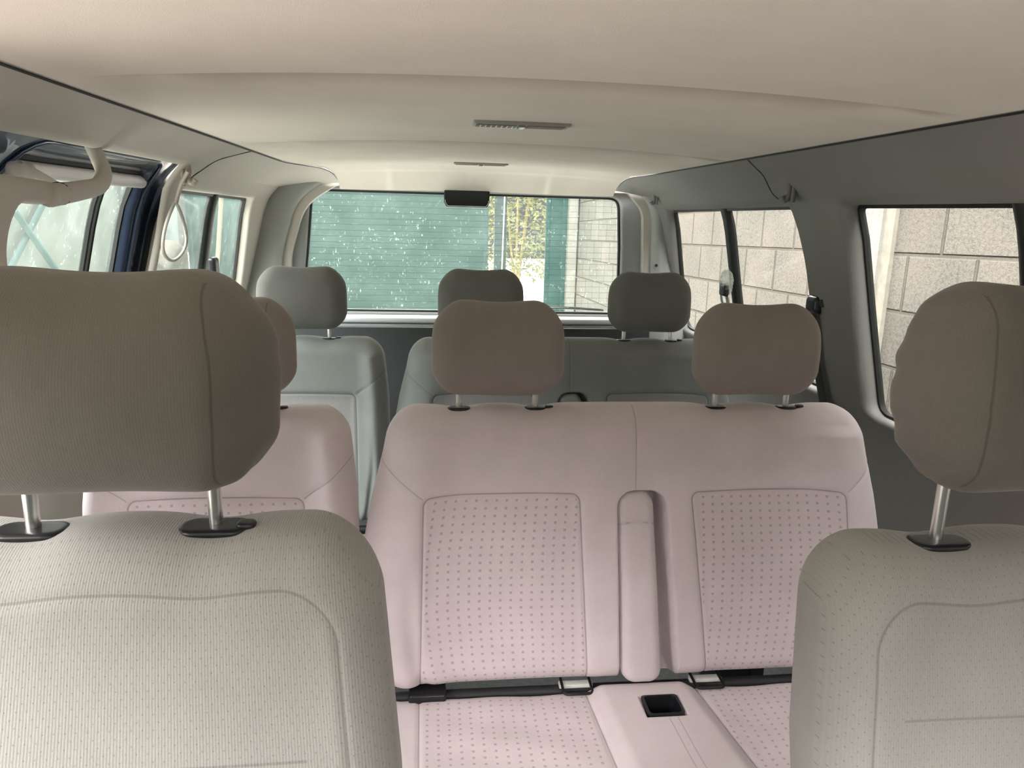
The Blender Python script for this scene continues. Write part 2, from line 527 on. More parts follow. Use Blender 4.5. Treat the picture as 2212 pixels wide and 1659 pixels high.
L3 = rounded([(2.704, 1.354), (1.935, 1.361), (1.885, 1.28), (1.885, .88), (2.90, .88)], [.02, .02, .2, .06, .06])
LD = rounded([(1.80, 1.412), (.985, 1.411), (.985, .12), (1.858, .12), (1.858, 1.18), (1.862, 1.29)], [.01, .04, .1, .1, .2, .2])
LF = rounded([(.80, 1.36), (-.10, 1.36), (-.62, .90), (.80, .88)], .05)
WALLB = plain('lit_side_trim', (.56, .53, .475), .62, 0, .04, 3, .22, 900, spec=.35)  # same trim as the right side, lightened to paint in the light
wl = panel_sheet('wall_left', outer_r, [L3, LD, LF], cutY, cutZ, mapL, WALLB, r=.010, depth=[.04, .013, .04])
tag(wl, kind='structure')

def window(n, pl, side_map, d, glass, div=None, mat_r=RUBBER):
    e = empty('window_%d' % n, side_map(d, pl[0][0], .88)); e['kind'] = 'structure'
    loc = Vector(e.location)
    mp = lambda dd, a, b: tuple(Vector(side_map(dd, a, b)) - loc)
    band('seal', offset(pl, .004), .011, d - .008, d + .006, mp, mat_r, e)
    pane('pane', pl, d, mp, glass, e)
    if div:
        (yt, yb, w) = div
        zt = max(b for a, b in pl) - .001; zb = min(b for a, b in pl)
        prism('divider', [(yt - w / 2, zt), (yt + w / 2, zt), (yb + w / 2, zb), (yb - w / 2, zb)], .022, mat_r, e, .003,
              to3=None) if False else None
        bm = bmesh.new(); rows = []
        for k in range(13):
            t = k / 12; z = zt + (zb - zt) * t; yc = yt + (yb - yt) * t
            rows.append([bm.verts.new(mp(dd, yc + s * w / 2, z)) for dd, s in ((d - .012, -.7), (d - .016, 0), (d - .012, .7), (d - .004, 1), (d + .008, 1), (d + .008, -1), (d - .004, -1))])
        for A, B in zip(rows, rows[1:]):
            for k in range(7): bm.faces.new((A[k], A[(k + 1) % 7], B[(k + 1) % 7], B[k]))
        bm.faces.new(rows[0]); bm.faces.new(rows[-1])
        bobj('divider', bm, mat_r, e, angle=50)
        # second, thin sliding-pane edge
    return e
w1 = window(1, R3, mapR, .040, GLASS, (2.33, 2.40, .055))
w2 = window(2, R2, mapR, .040, GLASS, (1.11, 1.125, .036))
w3 = window(3, L3, mapL, .036, GLASSD, (2.325, 2.43, .050))
# light metal edge of the sliding pane beside the left divider
def strip(name, side_map, y0, y1, z0, z1, w, d, mat, parent):
    loc = Vector(parent.location); bm = bmesh.new(); rows = []
    for k in range(13):
        t = k / 12; z = z0 + (z1 - z0) * t; yc = y0 + (y1 - y0) * t
        rows.append([bm.verts.new(Vector(side_map(dd, yc + s * w / 2, z)) - loc) for dd, s in ((d - .006, -1), (d - .006, 1), (d + .004, 1), (d + .004, -1))])
    for A, B in zip(rows, rows[1:]):
        for k in range(4): bm.faces.new((A[k], A[(k + 1) % 4], B[(k + 1) % 4], B[k]))
    bm.faces.new(rows[0]); bm.faces.new(rows[-1])
    return bobj(name, bm, mat, parent, angle=40)
strip('sliding_pane_edge', mapL, 2.365, 2.48, 1.352, .89, .022, .036, HOOKM, w3)

# ---- sliding door on the left, behind the opening
dW = rounded([(1.783, 1.392), (1.235, 1.392), (1.235, .88), (1.800, .88)], [.02, .05, .05, .05])
door = empty('door_1', WP(-1, .05, 1.4, 0)); door['kind'] = 'structure'
dl = Vector(door.location)
def mapD(d, y, z): return tuple(Vector(WP(-1, .045 + d, y, z)) - dl)
panel_sheet('door_skin', [(.93, .05), (1.93, .05), (1.93, 1.455), (.93, 1.455)], [dW], [1 + .1 * i for i in range(10)], cutZ, mapD, NAVY, door, r=.016, depth=.03)
dpanel = rounded([(.99, .15), (1.86, .15), (1.86, .85), (.99, .85)], .05)
prism('door_panel', dpanel, .02, PILL, door, .006, to3=lambda a, b, d: tuple(Vector(WP(-1, .045 - d, a, b)) - dl))
e = door
band('seal', offset(dW, .004), .010, .020, .034, mapD, RUBBER, door)
pane('pane', dW, .028, mapD, GLASSD, door)
# chrome lipped rim running round the frame of the door glass
rim = [mapD(-.004, a, b) for a, b in dense(offset(dW, .020), .03)]
tube('rim_bead', rim, .003, NAVY, door, closed=True, segs=8)
top_rail = [mapD(.012, y, 1.372) for y in np.linspace(1.25, 1.797, 14)]
tube('window_rail', top_rail, 1.0, LGREY, door, segs=12, flat=(.012, .014, (0, 0, 1)))
for k, (yy, ww, mt) in enumerate(((1.634, .011, RUBBER), (1.654, .010, RUBBER))):
    bm = bmesh.new(); rows = []
    for q in range(12):
        z = 1.36 - q / 11 * .48; y = yy + .012 * q / 11
        rows.append([bm.verts.new(mapD(dd, y + s * ww / 2, z)) for dd, s in ((.021, -.8), (.019, 0), (.021, .8), (.03, 1), (.03, -1))])
    for A, B in zip(rows, rows[1:]):
        for k in range(5): bm.faces.new((A[k], A[(k + 1) % 5], B[(k + 1) % 5], B[k]))
    bobj('window_divider', bm, mt, door, angle=50)
# dark gap liner between door and body
panel_sheet('gap_liner', [(.93, .05), (1.95, .05), (1.95, 1.46), (.93, 1.46)], [rounded([(1.86, 1.425), (.95, 1.425), (.95, .08), (1.88, .08)], .03)], [], cutZ,
            lambda d, y, z: tuple(Vector(WP(-1, .036 + d * .1, y, z)) - dl), NAVY, door, r=.004, depth=.005)

# shade of the two roof channels painted brownish into the liner colour
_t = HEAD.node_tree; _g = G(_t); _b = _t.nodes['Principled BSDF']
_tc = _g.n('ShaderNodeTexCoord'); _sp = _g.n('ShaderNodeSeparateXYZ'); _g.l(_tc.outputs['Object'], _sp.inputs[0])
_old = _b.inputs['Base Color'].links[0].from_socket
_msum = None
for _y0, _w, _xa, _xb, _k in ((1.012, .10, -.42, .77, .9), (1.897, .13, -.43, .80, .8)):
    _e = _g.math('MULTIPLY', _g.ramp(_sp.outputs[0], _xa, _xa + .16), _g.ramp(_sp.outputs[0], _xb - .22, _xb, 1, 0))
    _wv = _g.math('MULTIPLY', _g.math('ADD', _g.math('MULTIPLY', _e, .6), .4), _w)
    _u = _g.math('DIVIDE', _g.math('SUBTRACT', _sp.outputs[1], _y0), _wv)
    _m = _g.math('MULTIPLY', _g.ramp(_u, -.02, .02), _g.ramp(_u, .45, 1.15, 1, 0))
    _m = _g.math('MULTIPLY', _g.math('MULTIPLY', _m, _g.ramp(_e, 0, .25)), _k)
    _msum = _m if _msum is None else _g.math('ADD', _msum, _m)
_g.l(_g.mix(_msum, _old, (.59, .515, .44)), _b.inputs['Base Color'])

# ---- ceiling (headliner)
def ceil_z(x, y):
    u = (x - CX) / .607
    z = 1.468 + .024 * (1 - abs(u) ** 2.2)
    # roof channels: sharp near lip, slow return
    for yc, wd, dp in ((1.010, .115, .012), (1.895, .165, .009)):
        s = (y - yc) / wd
        if 0 <= s <= 1:
            prof = float(sm(0, .04, s)) * (1 - float(sm(.48, 1., s)))
            ex = float(1 - sm(.80, .985, abs(u)))
            z += dp * prof * ex
    # rear roll down to the tailgate
    t = max(0., (y - 2.72) / .24)
    z -= .084 * t ** 2.4 * (1 - .25 * abs(u) ** 3)
    return z
bm = bmesh.new()
ys = sorted(set(list(np.arange(-.45, 2.965, .05)) + list(np.arange(.99, 1.14, .004)) + [1.0099, 1.8949] + list(np.arange(1.87, 2.08, .005)) + list(np.arange(2.7, 2.965, .015)) + [2.965]))
xs_ = list(CX + .607 * np.sin(np.linspace(-1, 1, 61) * math.pi / 2))
xs_ = sorted(set(xs_ + list(np.linspace(CX - .607, CX + .607, 61))))
gridv = []
for y in ys:
    row = []
    for x in xs_:
        u = (x - CX) / .607
        # the liner narrows a little into the rear corners, more on the left
        k = float(sm(2.45, 2.95, y))
        xx = x + (.12 if u < 0 else -.035) * k * abs(u) ** 6
        row.append(bm.verts.new((xx, y, ceil_z(x, y))))
    gridv.append(row)
for A, B in zip(gridv, gridv[1:]):
    for i in range(len(A) - 1): bm.faces.new((A[i], A[i + 1], B[i + 1], B[i]))
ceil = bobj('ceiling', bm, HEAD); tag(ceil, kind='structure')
for s in (-1, 1):
    pts = []
    for y in np.linspace(-.4, 2.93, 66):
        k = float(sm(2.45, 2.95, y))
        pts.append((CX + s * (.610 - (.12 if s < 0 else .035) * k), y, 1.4655 - .045 * max(0, (y - 2.72) / .24) ** 2.2))
    tube('edge_gap', pts, .0020, DARK, ceil, segs=6)
# corner infill between the liner and the side trims at the rear
for s, nm in ((-1, 'corner_cover'), (1, 'corner_cover')):
    bm = bmesh.new(); rows = []
    for y in np.linspace(2.40, 2.96, 16):
        k = float(sm(2.45, 2.95, y)); t = max(0, (y - 2.72) / .24)
        xa = CX + s * (.612 - (.12 if s < 0 else .035) * k); za = 1.4665 - .045 * t ** 2.2
        xb = CX + s * (halfw(1.40) - .002); zb = 1.40
        rr_ = []
        for q in range(7):
            f = q / 6; rr_.append(bm.verts.new((xa + (xb - xa) * f, y, za + (zb - za) * f ** 1.25 + .0015)))
        rows.append(rr_)
    for A, B in zip(rows, rows[1:]):
        for i in range(6): bm.faces.new((A[i], A[i + 1], B[i + 1], B[i]))
    bobj(nm, bm, WALLM if s > 0 else WALLB, ceil)

# ---- rear body ring, tailgate
opening = rounded([(-.565, .70), (-.565, 1.15), (-.50, 1.36), (-.36, 1.446), (.80, 1.446), (.882, 1.36), (.893, 1.15), (.91, .70)], [.05, .3, .3, .12, .06, .12, .3, .05])
outer_b = [(CX - halfw(z) - .03, z) for z in (-.02, .3, .6, .9, 1.1, 1.3, 1.36, 1.42, 1.475)] + [(CX + halfw(z) + .03, z) for z in (1.475, 1.42, 1.36, 1.3, 1.1, .9, .6, .3, -.02)]
wb = panel_sheet('wall_rear', outer_b, [opening], [], [.9, 1.1, 1.3], lambda d, a, b: (a, 2.93 + d, b), plain('rear_pillar_trim', (.36, .37, .35), .6, 0, .04, 3, .2, 900, spec=.35), r=.03, depth=.075)
tag(wb, kind='structure')
opin = offset(opening, -.004)
tr = band('trim_1', offset(opening, .0), .030, .045, .085, lambda d, a, b: (a, 2.93 + d, b), PILL); tag(tr, kind='structure')
glassout = rounded([(-.507, .928), (-.475, 1.20), (-.455, 1.40), (.765, 1.398), (.778, 1.2), (.786, .925)], [.03, .2, .05, .05, .2, .03])
tg = empty('door_2', (CX, 3.01, .0)); tag(tg, kind='structure')
tl_ = Vector(tg.location)
def mapT(d, a, b): return (a - tl_.x, 3.01 + d - tl_.y + .0, b)
def mapTb(d, a, b):
    inn = 0
    z = b
    # below the glass the trim steps forward as a sill
    f = -.085 * float(1 - sm(.885, .915, z)) - .01 * float(1 - sm(.3, .88, z))
    return (a - tl_.x, d + f, z)
panel_sheet('inner_trim', offset(opening, .05), [glassout], [], [.3, .5, .7, .8, .86, .88, .885, .89, .895, .9, .905, .91, .915, .92, 1.1, 1.3], mapTb, TGATE, tg, r=.012, depth=.03)
band('seal', offset(glassout, .004), .012, .012, .03, mapT, RUBBER, tg)
pane('pane', glassout, .022, mapT, GLASSR, tg)
# heater wires on the rear glass
bm = bmesh.new()
nw = 20
for k in range(nw):
    z = .945 + k * (1.385 - .945) / (nw - 1)
    xl = -.495 + (z - .93) * .11; xr = .778 - (z - .93) * .02
    for a, b_ in ((xl, xr),):
        v = [bm.verts.new((x - tl_.x, .0205, zz)) for x, zz in ((a, z - .0004), (b_, z - .0004), (b_, z + .0004), (a, z + .0004))]
        bm.faces.new(v)
hw_ = bobj('heater_wire', bm, plain('heater_wire', (.10, .12, .11), .6, 0, 0), tg); tag(hw_, kind='stuff')
# hem of the tailgate trim: bright sill line
rbox('sill', (CX - tl_.x - .01, -.045, .905), (.66, .042, .012), .010, plain('sill_plastic', (.62, .64, .66), .45, 0, .02), tg)

# dark lower lining of the tailgate
prism('lower_lining', [(-.54 - tl_.x, .12), (.90 - tl_.x, .12), (.885 - tl_.x, .884), (-.545 - tl_.x, .884)], .02, plain('tailgate_lining', (.032, .035, .036), .7, 0, .05, 8, .2), tg, .005, to3=lambda a, b, d: (a, -.122 + d, b))

# high brake light housing
bl = empty('brake_light', (.144, 3.0, 1.375))
tag(bl, 'black high brake light housing hanging at the top edge of the rear window', 'brake light')
prism('housing', rounded([(-.088, .036), (-.088, -.012), (-.078, -.030), (.078, -.030), (.088, -.012), (.088, .036)], .008), .05, BLACK, bl, .004, to3=lambda a, b, d: (a, -.04 + d, b))
tube('lower_bead', [(x, -.043, z) for x, z in rounded([(-.084, -.004), (-.084, -.012), (-.074, -.026), (.074, -.026), (.084, -.012), (.084, -.004)], 0)], .0014, LGREY, bl, segs=6)
# wiper
wp_ = empty('rear_wiper', (.60, 3.06, .935))
tag(wp_, 'thin dark rear wiper lying along the bottom of the rear window', 'wiper')
tube('wiper_arm', [(-.22, 0, .012), (0, 0.0, .008), (.13, 0, .002)], .004, BLACK, wp_, segs=8)
tube('wiper_blade', [(-.20, -.004, .020), (0, -.004, .014), (.125, -.004, .006)], .0028, DARK, wp_, segs=6)

# D pillar covers (face the cabin, between side window and tailgate)
# screw hole on the right cover
# ---- floor, cab front
bm = bmesh.new(); bmesh.ops.create_grid(bm, x_segments=4, y_segments=8, size=1)
for v in bm.verts: v.co = Vector((CX + v.co.x * .95, 1.05 + v.co.y * 1.95, 0))
fl = bobj('floor', bm, FLOORM); tag(fl, kind='structure')
bm = bmesh.new(); bmesh.ops.create_grid(bm, x_segments=4, y_segments=4, size=1)
for v in bm.verts: v.co = Vector((CX + v.co.x * .95, -.9, .45 + v.co.y * .46))
wf = bobj('wall_front', bm, TGATE); tag(wf, kind='structure')
dash = empty('dashboard', (CX, -.6, .88)); tag(dash, 'dark grey dashboard under the windscreen, behind the viewpoint', 'dashboard')
def dd_(V):
    V[:, 2] += -.02 * np.abs(V[:, 0]) ** 2; return V
pillow('dashboard_body', (.86, .26, .10), .05, .05, (24, 10, 8), plain('dash_plastic', (.035, .035, .035), .6, 0, .1, 20, .2), dash, dd_)

# trim seams on the cove panels
def seam(side, pts, parent):
    loc = Vector(parent.location)
    P_ = [Vector(WP(side, -.0005, y, z)) - loc for y, z in pts]
    return tube('trim_joint', spline(P_, 6), .0016, DARK, parent, segs=6)
seam(1, [(1.79, 1.466), (1.815, 1.445), (1.825, 1.43), (1.86, 1.40), (1.862, 1.385), (1.845, 1.372)], wr)
seam(-1, [(2.08, 1.466), (2.00, 1.445), (1.955, 1.43), (1.935, 1.405), (1.915, 1.385), (1.915, 1.370)], wl)

# ------------------------------------------------------------------ seats
def headrest(parent, x, y, z, mat, hx=.126, hy=.046, hz=.088, seamx=None, puff=0., seed=0, tilt=.06, rnd=.052):
    def df(V):
        X, Y, Z = V[:, 0].copy(), V[:, 1].copy(), V[:, 2].copy()
        t = Z / hz
        wv = 1.0 - .09 * sm(.0, 1.1, t) ** 1.4 - .03 * sm(-.45, -1.0, t)
        front = sm(.3, -1., Y / hy)
        V[:, 0] = X * (wv - (.10 if seamx else .03) * front * (1 if seamx else 1))
        V[:, 2] = Z + hz * (.03 * gs(np.abs(X / hx), .58, .28) - .014 * gs(X / hx, 0, .35)) * sm(0, 1, t) + .0008 * np.sin(X * 40 + seed) * sm(.2, 1, -t)
        V[:, 1] = Y * (1.0 - .22 * sm(.0, 1, np.abs(t)) ) + (Z) * tilt * 1.0
        V[:, 1] -= .012 * (1 - (X / hx) ** 2) * (1 - np.clip(np.abs(t), 0, 1) ** 2) * front
        if puff:
            side = sm(.62, .95, np.abs(X / hx))
            V[:, 0] += np.sign(X) * puff * side * (np.sin(Z * 62 + seed) * .35 + np.sin(Z * 150 + 1.3 * seed + Y * 30) * .30 + np.sin(Z * 245 + seed) * .16) * (1 - front * .7)
            low = sm(.45, 1.0, -t) * side
            V[:, 1] += .5 * puff * low * np.sin(X * 260 + seed)
            V[:, 2] += puff * .8 * low * np.sin(Y * 150 + X * 120)
        return V
    at = {}
    if seamx:
        fe = hy * .55
        at['seam'] = lambda B: np.where((B[:, 1] < 0) & (np.abs(B[:, 2]) < hz * .93), np.abs(B[:, 0]) - hx * (seamx - .05 * (B[:, 2] / hz) ** 2), .05)
    else:
        at['seam'] = lambda B: np.full(len(B), .05)
    return pillow('headrest', (hx, hy, hz), .040, rnd, (56, 18, 44), mat, parent, df, (x, y, z), at)

def bezel(parent, x, y, z, lever=0, s=1.):
    o = pillow('post_sleeve', (.026 * s, .014 * s, .004), .004, .013 * s, (20, 10, 4), BLACK, parent, None, (x, y, z), plane='xy')
    if lever:
        pillow('release_button', (.008, .007, .004), .003, .005, (8, 8, 4), BLACK, o, None, (lever * .026, -.002, .003), plane='xy')
    return o

def posts(parent, xs, y, z0, z1, lean):
    for i, x in enumerate(xs):
        tube('headrest_post', [(x, y - lean * (z1 - z0) * .0, z0), (x, y, (z0 + z1) / 2), (x, y, z1)], .0058, CHROME, parent, segs=14)

def seat_base(parent, hw, y0, y1):
    for sx in (-1, 1):
        rbox('leg', (sx * (hw - .06), (y0 + y1) / 2, .145), (.02, (y1 - y0) / 2 - .04, .14), .008, DARK, parent)
    rbox('seat_frame', (0, (y0 + y1) / 2, .295), (hw - .03, (y1 - y0) / 2 - .02, .02), .01, DARK, parent)

def rect_sd(X, Z, xl, xr, zt, zb=-9, r=.015, arch=0.):
    """distance inside a (possibly slanted) panel; xl/xr are arrays"""
    dx = np.minimum(X - xl, xr - X)
    dz = np.minimum(zt - Z, Z - zb)
    a, b = r - np.minimum(dx, r), r - np.minimum(dz, r)
    return np.where((dx < r) & (dz < r), r - np.hypot(a, b), np.minimum(dx, dz))

def backrest(parent, kind, mat, z0, z1, hwf, yf, slope, thick, posts_x, panels, n, diag=True, armslot=None, seed=0, border=None, cr=.055, mid=None):
    hz = (z1 - z0) / 2; zc = (z0 + z1) / 2
    hx = hwf(np.array([zc]))[0]; hy = thick / 2
    def sds(X, Z):
        s = np.full(len(X), -9.)
        for p in panels:
            s = np.maximum(s, rect_sd(X, Z, p[0](Z), p[1](Z), p[2] + .004 * np.cos((X - p[3]) * 10)))
        return s
    def coords(B):
        zz = B[:, 2] + zc
        return B[:, 0] * hwf(zz) / hx, zz
    def df(V):
        B = V.copy(); X, zz = coords(B)
        front = sm(.0, -1.0, B[:, 1] / hy)
        sd = sds(X, zz)
        t = B[:, 2] / hz
        y = B[:, 1].copy()
        # bolster relief: panels sit a little lower than the rolls round them
        if panels:
            inside = sm(-.02, .02, sd)
            y += front * (.006 * inside)
            y += front * .0035 * gs(sd, 0, .0028)
            # side rolls
            e_ = 1 - np.abs(X) / hwf(zz)
            y -= front * .017 * gs(e_, .16, .10) * (1 - sm(.82, .9, t)) * (1 - sm(.0, -.35, -t) * .0)
            y += front * .014 * gs(e_, .16 + .02, .035) * sm(.1, -.8, t)
        y -= front * .008 * (1 - np.clip(np.abs(t), 0, 1) ** 3)
        if border:
            bd = rect_sd(X, zz, -hwf(zz), hwf(zz), z1, r=.075) - border
            y += front * .0014 * gs(bd, 0, .0025)
        if diag and panels:
            pl, pt = panels[0][0](np.array([panels[0][2]]))[0], panels[0][2]
            pr = panels[-1][1](np.array([panels[-1][2]]))[0]
            for (px_, ex) in ((pl, -1), (pr, 1)):
                # crease from the panel corner up to the shoulder
                ux, uz = ex * .78, .62
                dx, dz = X - px_, zz - pt
                al = dx * ux + dz * uz; pp = -dx * uz + dz * ux
                y += front * .0022 * gs(pp, 0, .004) * sm(-.005, .01, al) * (1 - sm(.10, .14, al))
        if mid is not None:
            y += front * .002 * gs(X - mid, 0, .003) * sm(.80, .82, zz)
        if armslot:
            xa, xb, zt = armslot
            ins = rect_sd(X, zz, xa(zz), xb(zz), zt, r=.03)
            y += front * .070 * sm(-.004, .010, ins)
        # soft wrinkles
        y += front * .0012 * (np.sin(X * 23 + zz * 31 + seed) * np.sin(X * 11 - zz * 17 + 2 * seed))
        z = zz.copy()
        for px_ in posts_x:
            z -= .0065 * gs(X, px_, .035) * sm(.7, 1, t)
        z += .004 * sm(.7, 1, t) * (1 - (X / hx) ** 2)
        V[:, 0] = X
        V[:, 1] = y + hy + yf + (zz - z1) * slope
        V[:, 2] = z
        return V
    at = {'seam': lambda B: np.full(len(B), .05), 'panel': lambda B: np.full(len(B), -.05)}
    def at_panel(B):
        X, zz = coords(B); return np.where(B[:, 1] < 0, sds(X, zz), -.05)
    def keep(d, ok): return np.where((B_front[0]) & ok, d, d + np.where(d < 0, -.05, .05))
    B_front = [None]
    def at_seam(B):
        X, zz = coords(B); B_front[0] = B[:, 1] < 0
        if border: return keep(rect_sd(X, zz, -hwf(zz), hwf(zz), z1, r=.075) - border, True)
        if diag and panels:
            pt = panels[0][2]
            pl, pr = panels[0][0](np.array([pt]))[0], panels[-1][1](np.array([pt]))[0]
            left = X < (pl + pr) / 2
            px_ = np.where(left, pl, pr); ex = np.where(left, -1., 1.)
            dx, dz = X - px_, zz - pt
            al = dx * ex * .78 + dz * .62; pp = -dx * .62 + dz * ex * .78
            return keep(pp, (al > 0) & (al < .12))
        return np.full(len(B), .05)
    def at_seam2(B):
        X, zz = coords(B); B_front[0] = B[:, 1] < 0
        if mid is not None: return keep(X - mid, zz > .82)
        if border: return keep(zz - .905, np.abs(X) < hx * .7)
        return np.full(len(B), .05)
    at['seam2'] = at_seam2
    at['panel'] = at_panel; at['seam'] = at_seam
    # the lattice attribute 'pc' uses the undeformed position: recentre so dots line up with the panel
    return pillow('backrest', (hx, hy, hz), min(.045, hy * .95), cr, n, mat, parent, df, (0, 0, 0), at)

# ---- row 1 (front seats)
hw1 = lambda z: np.interp(z, [.4, .62, .85, 1.0, 1.07], [.200, .226, .228, .212, .200])
def front_seat(cx, yp, ztop, label, puff, seed, hzc, levers, hhz, wk):
    s = empty('front_seat', (cx, yp, 0))
    tag(s, label, 'seat', None)
    yf = -.052
    backrest(s, 'front', FB1, .42, ztop, lambda z: hw1(z) * wk, yf, .28, .11, (-.0725, .0725), [], (150, 14, 170), diag=False, seed=seed, border=.034, cr=.06)
    posts(s, (-.0725, .0725), 0, ztop - .04, hzc - .05, 0)
    for x, lv in zip((-.0725, .0725), levers): bezel(s, x, -.004, ztop - .003, lv, 1.15)
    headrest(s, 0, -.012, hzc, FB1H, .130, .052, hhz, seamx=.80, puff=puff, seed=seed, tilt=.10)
    def dc(V):
        V[:, 2] += .02 * sm(0, -.25, V[:, 1]) + .012 * sm(.13, .20, np.abs(V[:, 0])); return V
    pillow('seat_cushion', (.235, .25, .07), .045, .05, (40, 40, 12), FB1, s, dc, (0, -.42, .40), {'seam': lambda B: np.full(len(B), .05)}, plane='xy')
    seat_base(s, .20, -.62, -.20)
    return s
fs1 = front_seat(-.2515, .607, 1.060, 'beige-grey front seat on the left, its wide headrest covering the left windows', .0022, 1.0, 1.186, (0, 1), .084, 1.0)
fs2 = front_seat(.5515, .607, 1.030, 'beige-grey front seat at the right edge with a wrinkled puffy headrest', .0052, 2.3, 1.180, (0, 0), .090, .93)

# ---- rows 2 and 3
hwb = lambda z: np.interp(z, [.43, .50, .60, .70, .80, .88, .93, .98], [.480, .500, .514, .512, .494, .474, .464, .456])
lin = lambda a, b: (lambda z: np.interp(z, [.449, .815], [b, a]))
BC = .386        # bench centre
bench_panels = [(lin(-.011 - BC, -.018 - BC), lin(.278 - BC, .301 - BC), .815, .13 - BC), (lin(.494 - BC, .538 - BC), lin(.796 - BC, .83 - BC), .815, .65 - BC)]
slot = (lambda z: np.interp(z, [.44, .815], [.366 - BC, .352 - BC]), lambda z: np.interp(z, [.44, .815], [.478 - BC, .442 - BC]), .818)
HX = ((.1275 - BC), (.628 - BC))

def arm(parent, mat, yf, slope):
    hz = .185; zc = .630
    def df(V):
        B = V.copy(); zz = B[:, 2] + zc
        xc = np.interp(zz, [.445, .815], [.408 - BC, .386 - BC])
        V[:, 0] = B[:, 0] * np.interp(zz, [.445, .78, .815], [1.03, .93, .90]) + xc
        fr = sm(0, -1, B[:, 1] / .035)
        V[:, 1] = B[:, 1] + yf + (zz - .97) * slope - .004 * gs(zz, .62, .1) * fr + fr * .005 * gs(zz - (.762 - (B[:, 0] / .04) ** 2 * .010), 0, .0025)
        V[:, 2] = zz
        return V
    at = {'seam': lambda B: np.abs(B[:, 2] + zc - (.762 - (B[:, 0] / .04) ** 2 * .010)) * .8, 'panel': lambda B: np.full(len(B), -.05)}
    return pillow('armrest', (.0385, .035, hz), .020, .026, (24, 14, 90), mat, parent, df, (0, 0, 0), at)

def bench_cushion(parent, mat, n=(170, 120, 14)):
    ys_, ye = -.62, -.096        # front, back (local y)
    hy = (ye - ys_) / 2; yc = (ye + ys_) / 2
    xlL = lambda y: np.interp(y, [-.32, -.118], [-.018 - BC, -.020 - BC])
    xrL = lambda y: np.interp(y, [-.62, -.118], [.330 - BC, .298 - BC])
    xlR = lambda y: np.interp(y, [-.62, -.118], [.585 - BC, .517 - BC])
    xrR = lambda y: y * 0 + .835 - BC
    def sd(X, Yv):
        a = np.minimum(X - xlL(Yv), xrL(Yv) - X); b = np.minimum(X - xlR(Yv), xrR(Yv) - X)
        return np.maximum(a, b)
    hole = (.428 - BC, -.182)
    def df(V):
        B = V.copy(); X = B[:, 0]; Yv = B[:, 1] + yc
        top = sm(0, 1, B[:, 2] / .06)
        s = sd(X, Yv)
        z = B[:, 2] + .358
        z += top * (-.0035 * gs(s, 0, .004))
        xa, xb = xrL(Yv), xlR(Yv)
        cons = sm(-.004, .035, np.minimum(X - xa, xb - X))
        z += top * .016 * cons
        z += top * .012 * sm(.44, .48, np.abs(X))
        z += top * .014 * sm(-.3, -.5, Yv)
        z += top * .0022 * np.sin(X * 30 + Yv * 22) * np.sin(X * 14 - Yv * 40) * sm(0, .05, s)
        hd = np.maximum(np.abs(X - hole[0]) / .033, np.abs(Yv - hole[1]) / .027)
        z -= top * .055 * sm(1.12, .88, hd)
        V[:, 1] = Yv; V[:, 2] = z
        return V
    at = {'panel': lambda B: np.where(B[:, 2] > 0, sd(B[:, 0], B[:, 1] + yc), -.05),
          'seam': lambda B: np.where((B[:, 2] > 0) & (B[:, 1] + yc < -.215), np.abs(B[:, 0] - (.436 - BC) - (-.17 - (B[:, 1] + yc)) * .04) - .008, .05)}
    pillow('seat_cushion', (.500, hy, .07), .026, .04, n, mat, parent, df, (0, 0, 0), at, plane='xy')
    # buckle pocket: black liner with a raised lip
    pk = empty('p', (0, 0, 0))
    bpy.data.objects.remove(pk)
    bm = bmesh.new(); rings = []
    o_ = rounded([(-.035, -.028), (.035, -.028), (.035, .028), (-.035, .028)], .009, 5)
    for sc, z in ((1.0, .0), (1.0, .0035), (.86, .0045), (.82, .001), (.74, -.042)):
        rings.append([bm.verts.new((hole[0] + a * sc, hole[1] + b * sc, .4425 + z + b * .02)) for a, b in o_])
    for A, B in zip(rings, rings[1:]):
        for i in range(len(A)): j = (i + 1) % len(A); bm.faces.new((A[i], A[j], B[j], B[i]))
    bm.faces.new(rings[-1])
    bobj('buckle_pocket', bm, BLACK, parent, angle=40)

def headset(s, xs, y, zt, hz_c, mat, hsz=(.124, .046, .0865), seamx=None):
    for x in xs:
        posts(s, (x - .0725, x + .0725), y, zt - .04, hz_c - .05, 0)
        bezel(s, x - .0725, y - .004, zt - .004, 0, .85); bezel(s, x + .0725, y - .004, zt - .004, 1, .85)
        headrest(s, x, y - .005, hz_c, mat, *hsz, seamx=seamx, tilt=.05, seed=x * 9)

